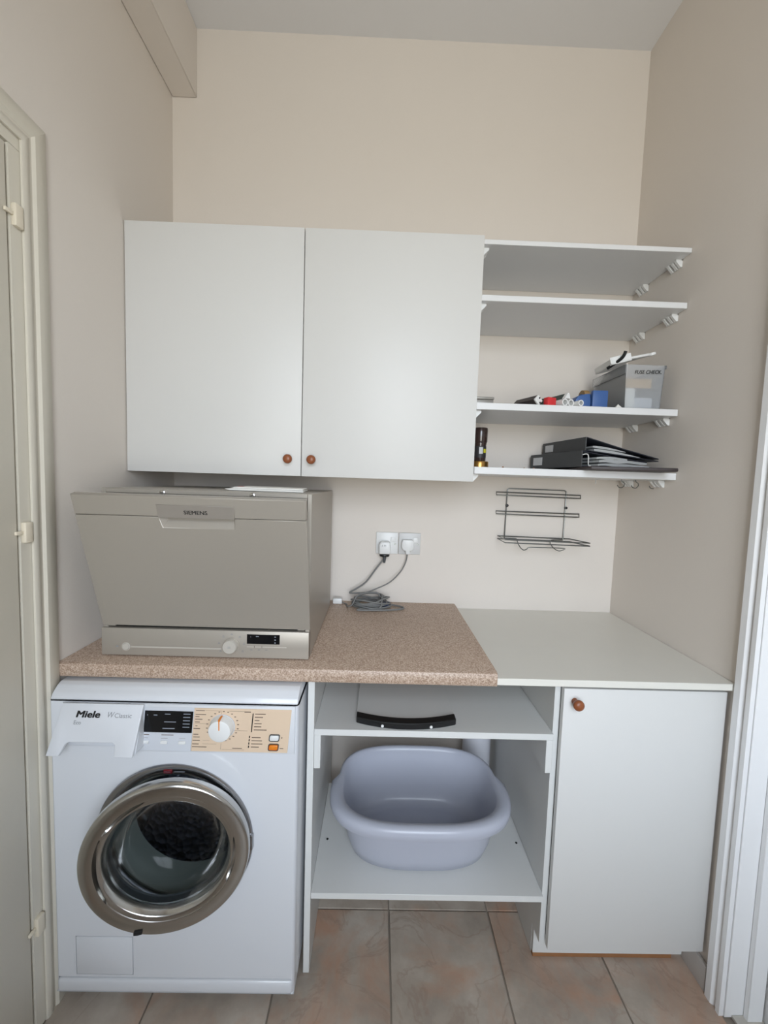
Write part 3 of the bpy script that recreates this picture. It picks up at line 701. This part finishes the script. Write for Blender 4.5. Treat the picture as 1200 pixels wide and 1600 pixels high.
# door tipped forward about its lower edge
B0 = V((0, DF-.004, .998)); B1 = V((0, -.672, 1.351)); du = (B1-B0).normalized(); DL = (B1-B0).length
dn = V((0, -du.z, du.y))          # outward
def dd(off): return lambda x, s_: tuple(V((x, 0, 0))+B0+du*s_+dn*off)
sv = .290; st = .318                   # scoop bottom, seam
hx0, hx1 = .2855, .4665
XL, XR = DX0+.001, DX1+.003
poly = [(XL, 0), (XR, 0), (XR, st-.001), (hx1, st-.001), (hx1-.003, sv), (hx0+.006, sv), (hx0, st-.001), (XL, st-.001)]
dr = MB().prism(poly, dd(-.016), dd(0), .0012, 1).build('door', 'silver_paint', t)
MB().prism([(XL, st), (XR, st), (XR, DL), (XL, DL)], dd(-.016), dd(0), .0016, 1).build('top_strip', 'silver_paint', dr)
MB().prism([(XL+.006, .004), (XR-.006, .004), (XR-.006, DL-.006), (XL+.006, DL-.006)], dd(-.034), dd(-.0165), .002, 1).build('inner_panel', 'plastic_white', dr)
MB().prism([(hx0-.001, st-.002), (hx1+.001, st-.002), (hx1+.001, DL-.020), (hx0-.001, DL-.020)], dd(.0002), dd(.0024), .0006, 1).build('name_plate', 'silver_dark', dr)
# scoop walls, the handle recess slopes back under the plate
sc = MB()
A = [dd(-.001)(hx0, st-.001), dd(-.001)(hx1, st-.001), dd(-.001)(hx1-.003, sv), dd(-.001)(hx0+.006, sv)]
Bq = [dd(-.015)(hx0+.014, st+.004), dd(-.015)(hx1-.006, st+.004), dd(-.0125)(hx1-.006, sv+.016), dd(-.0125)(hx0+.016, sv+.016)]
sc.quad(A[3], A[2], Bq[2], Bq[3]); sc.quad(A[0], A[3], Bq[3], Bq[0]); sc.quad(A[2], A[1], Bq[1], Bq[2]); sc.quad(Bq[3], Bq[2], Bq[1], Bq[0])
sc.build('handle_recess', 'silver_paint', dr, smooth=False)
lettering('brand_lettering', 'SIEMENS', .0135, frame(dd(.0027)((hx0+hx1)/2, st+.009), (1, 0, 0), tuple(du)), 'print_black', dr, sx=1.12, bold=.0003, align='CENTER')

# leaflet on the dishwasher
t = thing('leaflet', 'folded white leaflet lying on top of the dishwasher', 'leaflet', (.48, -.40, DZ1))
q0 = at(350, 760, 'y', -.49); q1 = at(474, 765, 'y', -.49)
xa, xb_ = q0.x, q1.x
MB().prism([(xa, DZ1+.0055), (xa+.016, DZ1+.0015), (xb_, DZ1+.0008), (xb_, DZ1+.0055), (xa+.03, DZ1+.0075)], lambda x, z: (x, -.49, z), lambda x, z: (x-.02, -.30, z), .0006, 1).build('cover', 'paper', t)
MB().prism([(xa+.018, DZ1+.008), (xb_-.001, DZ1+.006), (xb_-.001, DZ1+.0105), (xa+.030, DZ1+.0115)], lambda x, z: (x, -.489, z), lambda x, z: (x-.02, -.305, z), .0004, 1).build('inner_sheet', 'paper', t)
MB().box(xa+.028, xa+.040, -.46, -.44, DZ1+.0118, DZ1+.0124).build('printed_mark', 'red_plastic', t)

# ------------------------------------------------------------------ sockets and cords
for (a, b, lab) in ((.8085, .8965, 'white switched wall socket, the one with the round dark-ended plug'), (.899, .987, 'white switched wall socket, the one with the square white plug')):
    t = thing('wall_socket', lab, 'socket', ((a+b)/2, 0, 1.113))
    pl_ = MB().box(a, b, -.0095, -.0005, 1.114, 1.201, .0025, 2).build('face_plate', 'plastic_white' if a < .85 else 'plate_grey', t)
    MB().box(b-.030, b-.012, -.0125, -.0093, 1.163, 1.183, .0015, 2).build('rocker_switch', 'plastic_white', t)
    MB().cyl(.0042, 0, .001, facing(b-.012, -.0096, 1.155), 14).build('screw', 'steel_wire', t)
# cord with the round plug and the coil on the worktop
t = thing('power_cord', 'grey power cord with a round dark-ended plug, coiled on the worktop', 'cord', (.80, -.06, .9145))
pc = at(601.5, 855, 'y', -.03)
plug = MB().prism([(pc.x-.023, pc.z-.026), (pc.x+.021, pc.z-.026), (pc.x+.023, pc.z+.012), (pc.x+.017, pc.z+.024), (pc.x-.017, pc.z+.024), (pc.x-.024, pc.z+.012)], lambda x, z: (x, -.0098, z), lambda x, z: (x, -.050, z), .006, 3).build('plug', 'plastic_white', t)
MB().cyl(.020, 0, .010, frame((pc.x-.001, -.030, pc.z-.0265), (1, 0, 0), (0, -1, 0)), 24, .003).build('plug_base', 'black_plastic', plug)
dashes('plug_print', [(pc.x-.012, pc.z+.004, pc.x-.0105, pc.z+.013), (pc.x-.004, pc.z+.004, pc.x-.0025, pc.z+.013), (pc.x+.002, pc.z+.004, pc.x+.0035, pc.z+.012), (pc.x-.0025, pc.z+.010, pc.x+.002, pc.z+.0115)], facing(0, -.0503, 0), 'print_grey', plug)
MB().lathe([(.0085, 0), (.006, .016), (.0045, .026)], frame((pc.x-.001, -.030, pc.z-.0365), (1, 0, 0), (0, -1, 0)), 16).build('strain_relief', 'rubber', plug)
pts = [(pc.x-.001, -.030, pc.z-.045)]
for (px, py, yy) in ((588, 888, -.034), (572, 909, -.038), (556, 920, -.040), (546, 926, -.042), (562, 926.5, -.05), (588, 926, -.055), (594, 932, -.06)):
    q = at(px, py, 'y', yy); pts.append(tuple(q))
rnd = random.Random(3)
Z = .9185
cxc, cyc = .795, -.072
turns = 6
for k in range(turns*10):
    a = 2*math.pi*k/10; u = k/(turns*10)
    rx = .066+.010*math.sin(2.3*a)+rnd.uniform(-.004, .004); ry = .044+.007*math.cos(1.7*a)
    z_ = Z+.030*(1-u)+.010*math.sin(a*1.31+u*4)*(.35+.65*(1-u))
    pts.append((cxc+rx*math.cos(a+.6), cyc+ry*math.sin(a+.6), max(Z, z_)))
pts += [(.745, -.125, Z), (.79, -.13, Z), (.86, -.122, Z), (.912, -.104, Z), (.922, -.085, Z), (.90, -.065, Z), (.87, -.05, Z)]
MB().tube(pts, .0034, 8, smooth=4).build('cable', 'cable_grey', t)
# tie round the coil
MB().tube([(.830, -.04, .918), (.835, -.05, .957), (.838, -.085, .957), (.834, -.118, .930), (.82, -.116, .9185)], .0034, 8, smooth=4).build('cable_loop', 'cable_grey', t)
MB().box(.838, .866, -.090, -.070, .918, .936, .004, 2).build('inline_clip', 'tape_navy', t)
# cord with square plug
t = thing('power_cord', 'thin grey power cord with a square white plug and small white connector', 'cord', (.70, -.04, .9145))
pq = at(637.5, 852, 'y', -.025)
pl2 = MB().prism([(pq.x-.022, pq.z+.022), (pq.x-.025, pq.z+.012), (pq.x-.025, pq.z-.010), (pq.x-.018, pq.z-.020), (pq.x-.009, pq.z-.022), (pq.x-.008, pq.z-.036), (pq.x+.007, pq.z-.036), (pq.x+.008, pq.z-.022), (pq.x+.018, pq.z-.020), (pq.x+.023, pq.z-.010), (pq.x+.023, pq.z+.014), (pq.x+.018, pq.z+.022)], lambda x, z: (x, -.0098, z), lambda x, z: (x, -.034, z), .003, 2).build('plug', 'plastic_white', t)
pts = [(pq.x-.001, -.022, pq.z-.034)]
for (px, py, yy) in ((634, 878, -.024), (626, 893, -.030), (610, 909, -.045), (590, 919, -.065), (572, 926, -.085), (558, 931, -.10)):
    pts.append(tuple(at(px, py, 'y', yy)))
pts += [(.725, -.115, .934), (.708, -.105, .924), (.704, -.085, .9178), (.70, -.06, .9176), (.69, -.045, .9176), (.678, -.04, .921)]
MB().tube(pts, .0026, 8, smooth=4).build('cable', 'cable_grey', t)
MB().box(.644, .680, -.050, -.028, .9146, .936, .003, 2).build('connector', 'plastic_white', t)

# ------------------------------------------------------------------ wire rack on the back wall
t = thing('wire_rack', 'grey metal wire rack hanging on the back wall', 'rack', (1.46, 0, 1.17))
def rp(u, v_, y): return tuple(at(765+u/7.2727, 755+v_/7.2727, 'y', y))
wr = .0024
MB().tube([rp(167, 625, -.006), rp(200, 110, -.006), rp(204, 72, -.006), rp(222, 60, -.006), rp(850, 84, -.006), rp(868, 94, -.006), rp(870, 125, -.006), rp(832, 645, -.006)], wr, 8).build('frame_wire', 'steel_wire', t)
for (l, r_) in (((85, 100, 133), (1045, 140, 175)), ((80, 315, 348), (1027, 352, 388))):
    a, b = V(rp(l[0], l[1], -.012)), V(rp(r_[0], r_[1], -.012)); c, d_ = V(rp(r_[0], r_[2], -.012)), V(rp(l[0], l[2], -.012))
    yy = V((0, .008, 0)); ins = V((.022, 0, 0))
    MB().tube([a+yy, a+ins, b-ins, b+yy, c+yy, c-ins, d_+ins, d_+yy], wr, 8, closed=True).build('rail', 'steel_wire', t)
zl = at(776, 837, 'y', -.004).z
for dz in (0, -.0115):
    MB().tube([(1.298, -.006, zl+dz), (1.590, -.006, zl-.004+dz), (1.616, -.118, zl-.004+dz), (1.294, -.118, zl+dz)], wr, 8, closed=True).build('tray_wire', 'steel_wire', t)
ra = [rp(167, 625, -.006), rp(290, 629, -.012), rp(308, 640, -.02), rp(325, 690, -.045), rp(355, 738, -.065), rp(390, 760, -.075), rp(425, 748, -.078), rp(450, 730, -.08), rp(600, 732, -.08), rp(845, 740, -.08), rp(825, 762, -.075), rp(785, 770, -.07), rp(735, 745, -.06), rp(700, 705, -.045), rp(686, 678, -.03), rp(700, 650, -.02), rp(735, 645, -.012), rp(832, 645, -.006)]
MB().tube(ra, .0018, 8, smooth=3).build('hook_wire', 'steel_wire', t)
for q in ((193, 252), (858, 280)): MB().cyl(.0055, 0, .012, facing(rp(*q, 0)[0], -.0005, rp(*q, 0)[2]), 14, .002).build('screw', 'black_plastic', t)

# ------------------------------------------------------------------ things on the third shelf
S3 = 1.6682
# translucent box
t = thing('storage_box', 'translucent plastic storage box with handwriting on its front', 'box', (1.66, -.19, S3))
b0, b1 = 1.606, 1.735; yf, yk = -.287, -.085; hz = .142
ob = [(b0+.006, yf+.004), (b1-.006, yf+.004), (b1-.006, yk-.004), (b0+.006, yk-.004)]; ot = [(b0, yf), (b1, yf), (b1, yk), (b0, yk)]
def shell(ob, ot, z0, z1, th):
    m_ = MB(); L_ = []
    for ring_, z in ((ob, z0), (ot, z1)): L_.append([(x, y, z) for x, y in ring_])
    cx_ = sum(q[0] for q in ob)/4; cy_ = sum(q[1] for q in ob)/4
    ins = lambda q: (q[0]+math.copysign(th, cx_-q[0]), q[1]+math.copysign(th, cy_-q[1]))
    I = [[(*ins(q), z1) for q in ot], [(*ins(q), z0+th) for q in ob]]
    R_ = L_+I; vs_ = [q for r__ in R_ for q in r__]; f_ = [tuple(range(4))[::-1], (12, 13, 14, 15)]
    for i in range(3):
        for k in range(4): f_.append((i*4+k, i*4+(k+1) % 4, (i+1)*4+(k+1) % 4, (i+1)*4+k))
    return m_.add(vs_, f_)
bx = shell(ob, ot, S3, S3+hz, .0018).build('box_shell', 'box_plastic', t, smooth=False)
MB().box(b0-.004, b0-.0004, yf-.003, yk+.003, S3+hz-.030, S3+hz, .001).build('rim', 'box_plastic', t)
MB().box(b1+.0004, b1+.003, yf-.003, yk+.003, S3+hz-.012, S3+hz, .001).build('rim', 'box_plastic', t)
lettering('handwriting', 'FUSE CHECK.', .0165, facing(b0+.028, yf-.0012, S3+hz-.030) @ Matrix.Rotation(R(2), 4, 'Z'), 'print_black', t, sx=.92, bold=.0003, shear=.25)
tag(MB().box(b0+.012, b1-.030, yf+.018, yf+.028, S3+.072, S3+.102, .001).build('carton', 'cardboard'), 'flat cream carton standing inside the plastic box', 'carton')
tag(MB().box(b0+.012, b0+.046, yf+.018, yf+.066, S3+.0025, S3+.071, .002).build('paper_packet', 'paper'), 'white paper packet inside the plastic box near its front', 'packet')
tag(MB().box(b0+.013, b0+.019, yf+.085, yf+.125, S3+.0025, S3+.075, .001).build('card_strip', 'cardboard'), 'tan card standing against the inner side of the plastic box', 'card')
tag(MB().box(b0+.054, b1-.012, yf+.032, yk-.02, S3+.0025, S3+.045, .006).build('cloth_bundle', 'fascia_grey'), 'pale grey folded cloth at the bottom of the plastic box', 'cloth')
# white scoop with handle across the box
t = thing('plastic_scoop', 'white plastic scoop with a holed handle resting across the storage box', 'scoop', (1.62, -.17, S3+hz))
SM = Matrix.Translation((1.632, -.190, S3+hz+.0175)) @ Matrix.Rotation(R(-14), 4, 'Y') @ Matrix.Rotation(R(-10), 4, 'Z')
def sm(off): return lambda x, y: SM @ V((x, y, off))
pan = MB().prism([(-.055, .055), (-.05, -.088), (.012, -.088), (.016, .055)], sm(0), sm(.003), .0008, 1)
pan.prism([(-.053, -.088), (.012, -.088), (.012, -.084), (-.053, -.084)], sm(.003), sm(.024), .0008, 1).prism([(-.055, .055), (-.05, -.088), (-.047, -.088), (-.052, .055)], sm(.003), sm(.020), .0008, 1)
pan.build('pan', 'plastic_white', t)
hd = MB().prism([(.0125, -.086), (.070, -.068), (.0815, -.0585), (.0815, -.0445), (.070, -.042), (.0125, -.030)], sm(.004), sm(.012), .002, 2).build('handle', 'plastic_white', t)
MB().lathe([(.0058, .004), (.0105, .004), (.0105, .012), (.0058, .012)], SM @ Matrix.Translation((.0905, -.0515, 0)), 28, closed=True).build('eyelet', 'plastic_white', hd)
tag(MB().tube([tuple(SM @ V((-.055, -.06, -.004))), tuple(SM @ V((-.022, -.098, .012))), tuple(SM @ V((-.010, -.106, .030)))], .0052, 8, smooth=4).build('black_rod', 'black_plastic'), 'short black rod leaning on the white scoop above the box', 'rod')
# tape dispenser
t = thing('tape_dispenser', 'blue desk tape dispenser with a brown roll beside the plastic box', 'tape dispenser', (1.47, -.24, S3))
q = at(949, 634, 'y', -.288); xr = q.x; q = at(925, 634, 'y', -.288); xl = q.x
hgt = .055
MB().box(xl, xr, -.290, -.272, S3, S3+hgt, .003, 2).build('front_block', 'tape_blue', t)
pr_ = [(-.2715, S3), (-.2715, S3+.046), (-.255, S3+.030), (-.215, S3+.026), (-.18, S3+.034), (-.160, S3+.046), (-.135, S3+.044), (-.125, S3+.030), (-.123, S3)]
for (a, b) in ((xl-.002, xl+.004), (xr-.004, xr)): MB().prism(pr_, lambda y, z: (a, y, z), lambda y, z: (b, y, z), .001).build('side_wall', 'tape_blue', t)
MB().prism([(xl-.052, S3), (xl-.004, S3), (xl-.004, S3+.046), (xl-.020, S3+.044), (xl-.044, S3+.037), (xl-.052, S3+.024)], lambda x, z: (x, -.282, z), lambda x, z: (x, -.225, z), .003, 2).build('weighted_base', 'tape_blue', t)
MB().box(xl-.006, xl-.002, -.280, -.23, S3, S3+.03).build('base_link', 'tape_blue', t)
rc = frame(((xl+xr)/2-.016, -.21, S3+.045), (0, 1, 0), (0, 0, 1))
MB().lathe([(.014, -.009), (.026, -.009), (.026, .009), (.014, .009)], rc, 30, closed=True).build('tape_roll', 'cardboard_roll', t)
MB().lathe([(.0005, -.0135), (.0135, -.0135), (.0135, .0135), (.0005, .0135)], rc, 20).build('hub', 'tape_blue', t)
# bars and tubes lying with their ends to the front
def rod_mat(px, py, yy, ang): return None
def lying(px, yend, ln, ang, name, label, cat, group=None):
    x = at(px, 630, 'y', yend).x
    o = thing(name, label, cat, (x, yend, S3), group, rotz=ang); o.scale = (1.22, 1.22, 1.22); return o
t = lying(840, -.285, .1, R(22), 'plastic_bar', 'dark square bar with a white black-dotted end, left of the red-capped bar', 'bar')
MB().prism([(-.012, .0155), (.003, .0005), (.016, .0135), (.001, .0285)], lambda x, z: (x, .004, z), lambda x, z: (x, .085, z), .001).build('bar_body', 'folder_black', t, local=True)
e = MB().prism([(-.012, .0155), (.003, .0005), (.016, .0135), (.001, .0285)], lambda x, z: (x, -.002, z), lambda x, z: (x, .0038, z), .001).build('end_cap', 'plastic_white', t, local=True)
for (x, z) in ((.004, .020), (.006, .008)): MB().cyl(.0024, 0, .0008, frame((x, -.0021, z), (1, 0, 0), (0, 0, 1)), 10).build('end_dot', 'black_plastic', e, local=True)  # two thin black discs laid on the white end
t = lying(861, -.285, .1, R(20), 'plastic_bar', 'dark bar with a red square end on the shelf with the tape dispenser', 'bar')
MB().box(-.0135, .0135, .014, .085, .0004, .0215, .002).build('bar_body', 'dark_green', t, local=True)
MB().box(-.014, .014, -.004, .0138, .0002, .0225, .002).build('end_cap', 'red_plastic', t, local=True)
t = lying(886, -.285, .1, R(18), 'tube_clip', 'pair of white tubes joined under a dark green bar, between red bar and dispenser', 'tubes')
for x in (-.010, .010):
    MB().lathe([(.0098, -.004), (.0098, .07), (.0068, .07), (.0068, -.004)], frame((x, 0, .0100), (1, 0, 0), (0, 0, 1)) @ Matrix.Rotation(math.pi, 4, 'X'), 20, closed=True).build('tube', 'plastic_white', t, local=True)
MB().prism([(-.012, .0203), (.008, .0203), (.004, .034), (-.002, .036)], lambda x, z: (x, -.004, z), lambda x, z: (x, .008, z), .001).build('clip_end', 'plastic_white', t, local=True)
MB().prism([(-.012, .0205), (.008, .0205), (.004, .034), (-.004, .035)], lambda x, z: (x, .0083, z), lambda x, z: (x, .085, z), .001).build('clip_bar', 'dark_green', t, local=True)
t = lying(908, -.300, .1, R(14), 'short_tube', 'single short white tube in front of the blue tape dispenser', 'tube')
MB().lathe([(.0082, 0), (.0082, .045), (.0055, .045), (.0055, 0)], frame((0, 0, .0084), (1, 0, 0), (0, 0, 1)) @ Matrix.Rotation(math.pi, 4, 'X'), 20, closed=True).build('tube', 'plastic_white', t, local=True)
# crumpled paper and dark strip between dispenser and box
q = at(958, 634, 'y', -.290)
tag(MB().prism([(xr+.004, S3+.0002), (1.597, S3+.0002), (1.590, S3+.004), (xr+.02, S3+.0035)], lambda x, z: (x, -.270, z), lambda x, z: (x, -.235, z), .0004).build('dark_strip', 'tape_navy'), 'narrow dark blue strip lying between dispenser and plastic box', 'strip')
x = at(966, 633, 'y', -.290).x
tag(MB().add([(x-.012, -.296, S3+.0003), (x+.014, -.292, S3+.0003), (x+.010, -.276, S3+.0003), (x-.009, -.278, S3+.0003), (x+.001, -.287, S3+.013)], [(0, 1, 4), (1, 2, 4), (2, 3, 4), (3, 0, 4), (3, 2, 1, 0)]).build('paper_scrap', 'paper', smooth=False), 'small crumpled scrap of white paper in front of the plastic box', 'paper')
# flat grey tin
t = thing('flat_tin', 'flat grey tin beside the wall cabinet on the box shelf', 'tin', (1.165, -.18, S3))
MB().box(1.123, 1.192, -.235, -.13, S3, S3+.024, .003, 2).build('tin_body', 'grey_tin', t)
MB().box(1.121, 1.194, -.237, -.128, S3+.0245, S3+.033, .003, 2).build('lid', 'grey_tin', t)

# ------------------------------------------------------------------ things on the lowest shelf
S4 = 1.4612
t = thing('spice_grinder', 'dark brown spice grinder with yellow label standing on a brass lid', 'grinder', (1.186, -.10, S4+.0305))
GM = upright(1.186, -.10, S4+.0305)
MB().lathe([(.0001, 0), (.021, 0), (.0225, .003), (.0225, .058), (.0235, .064), (.0235, .066)], GM, 32).build('jar', 'jar_brown', t)
MB().lathe([(.0235, .0662), (.026, .072), (.0265, .116), (.025, .122), (.0001, .123)], GM, 32).build('cap', 'jar_brown', t)
lb = MB().lathe([(.0229, .012), (.0229, .055)], GM, 32, a0=R(180), a1=R(360)).build('label', 'jar_label', t)
MB().lathe([(.0232, .030), (.0232, .044)], GM, 8, a0=R(292), a1=R(350)).build('label_print', 'yellow_print', lb)
MB().lathe([(.0232, .026), (.0232, .050)], GM, 6, a0=R(250), a1=R(285)).build('label_print', 'off_white_print', lb)
t = thing('jar_lid', 'round brass jar lid under the dark brown spice grinder', 'lid', (1.186, -.10, S4))
MB().lathe([(.0001, .0002), (.032, .0002), (.0335, .002), (.0335, .026), (.032, .029), (.0001, .030)], upright(1.186, -.10, S4), 40).build('lid_disc', 'brass', t)
# dark board under the binders
tag(MB().prism([(1.470, -.372), (1.700, -.405), (1.722, -.402), (1.731, -.385), (1.745, -.10), (1.47, -.05)], lambda x, y: (x, y, S4+.0002), lambda x, y: (x, y, S4+.0112), .003, 2).build('dark_board', 'folder_black'), 'thin dark board under the binders, jutting out past the shelf edge', 'board')
def binder(lab, ox, oy, oz, rot, h0, h1, g0, g1, ln=.285, wd=.262):
    """lever arch file lying flat: local x from spine to fore edge, local y along the spine; h: spine bottom/top, g: fore edge bottom/top"""
    t = thing('binder', lab, 'binder', (ox, oy, oz), 'grey binders on the lowest shelf', rotz=rot)
    sp = MB().prism([(0, h0), (0, h1)] + [(.004, h1), (.004, h0)], lambda x, z: (x, 0, z), lambda x, z: (x, ln, z), .0008).build('spine', 'binder_grey', t, local=True)
    MB().prism([(.0042, h1-.0035), (.0042, h1), (wd*.55, (h1*.42+g1*.58)), (wd, g1), (wd, g1-.0035), (wd*.55, (h1*.42+g1*.58)-.0035)], lambda x, z: (x, 0, z), lambda x, z: (x, ln, z), .0005).build('top_cover', 'binder_dark', t, local=True)
    MB().prism([(.0042, h0), (.0042, h0+.003), (wd, g0+.003), (wd, g0)], lambda x, z: (x, 0, z), lambda x, z: (x, ln, z), .0005).build('bottom_cover', 'binder_dark', t, local=True)
    lb_ = MB().box(-.0012, -.0002, ln-.075, ln-.02, h0+(h1-h0)*.22, h1-(h1-h0)*.22).build('spine_label', 'off_white_print', t, local=True)
    return t, sp
B1 = S4+.0116
t, _ = binder('grey binder lying flat on the dark board with clear sleeves spilling out', 1.470, -.306, B1, R(13), 0, .052, 0, .026)
# clear sleeves in the lower binder
for (z0, z1, a, b, yo) in ((.004, .014, .045, .250, -.022), (.0148, .026, .045, .235, -.026), (.0262, .036, .050, .170, -.010)):
    n_ = 14
    pl_ = [(a+(b-a)*k/n_, z0+(.0015)*math.sin(k*.9)) for k in range(n_+1)] + [(a+(b-a)*k/n_, z0+(z1-z0)*math.sin(math.pi*(.12+.76*k/n_))**.6*(1-.35*k/n_)+.001) for k in range(n_, -1, -1)]
    MB().prism(pl_, lambda x, z: (x, yo, z), lambda x, z: (x, .27, z)).build('sleeve', 'sleeve_plastic', t, local=True)
MB().tube([(.012, .012, .040), (.026, .010, .043), (.034, .010, .036), (.036, .010, .008), (.046, .010, .004)], .0018, 6, smooth=4).build('lever_wire', 'paper', t, local=True)
t2, _ = binder('grey binder lying on top of the lower binder on the shelf', 1.452, -.290, B1, R(7), .0535, .099, .0275, .038, ln=.272, wd=.272)
t2.location.x = 1.488
for (z0, z1, a, b, yo) in ((.0550, .066, .03, .20, -.002), (.0665, .076, .03, .15, .004)):
    n_ = 10
    top = lambda x: .099*(1-x/.15*.42)+.0
    pl_ = [(a+(b-a)*k/n_, z0-.026*(a+(b-a)*k/n_)/.272+.002) for k in range(n_+1)] + [(a+(b-a)*k/n_, z0+(z1-z0)*math.sin(math.pi*(.1+.8*k/n_))**.6*(1-.5*k/n_)-.030*(a+(b-a)*k/n_)/.272+.003) for k in range(n_, -1, -1)]
    MB().prism(pl_, lambda x, z: (x, yo, z), lambda x, z: (x, .25, z)).build('sleeve', 'sleeve_plastic', t2, local=True)
# bits on the shelf
for k, (x, y, s_) in enumerate(((1.215, -.30, .004), (1.285, -.30, .0028), (1.315, -.305, .003))):
    tag(MB().add([(x-s_, y-s_, S4+.0002), (x+s_, y-s_, S4+.0002), (x+s_*.7, y+s_, S4+.0002), (x-s_*.8, y+s_, S4+.0002), (x+s_*.2, y, S4+s_*1.3)], [(0, 1, 4), (1, 2, 4), (2, 3, 4), (3, 0, 4), (3, 2, 1, 0)]).build('crumb', 'raw_wood', smooth=False), '%s brown crumb on the lowest shelf, %s' % (('largest', 'nearest the brass lid'), ('smallest', 'between the other two'), ('medium-sized', 'nearest the binders'))[k], 'crumb', 'crumbs on the lowest shelf')
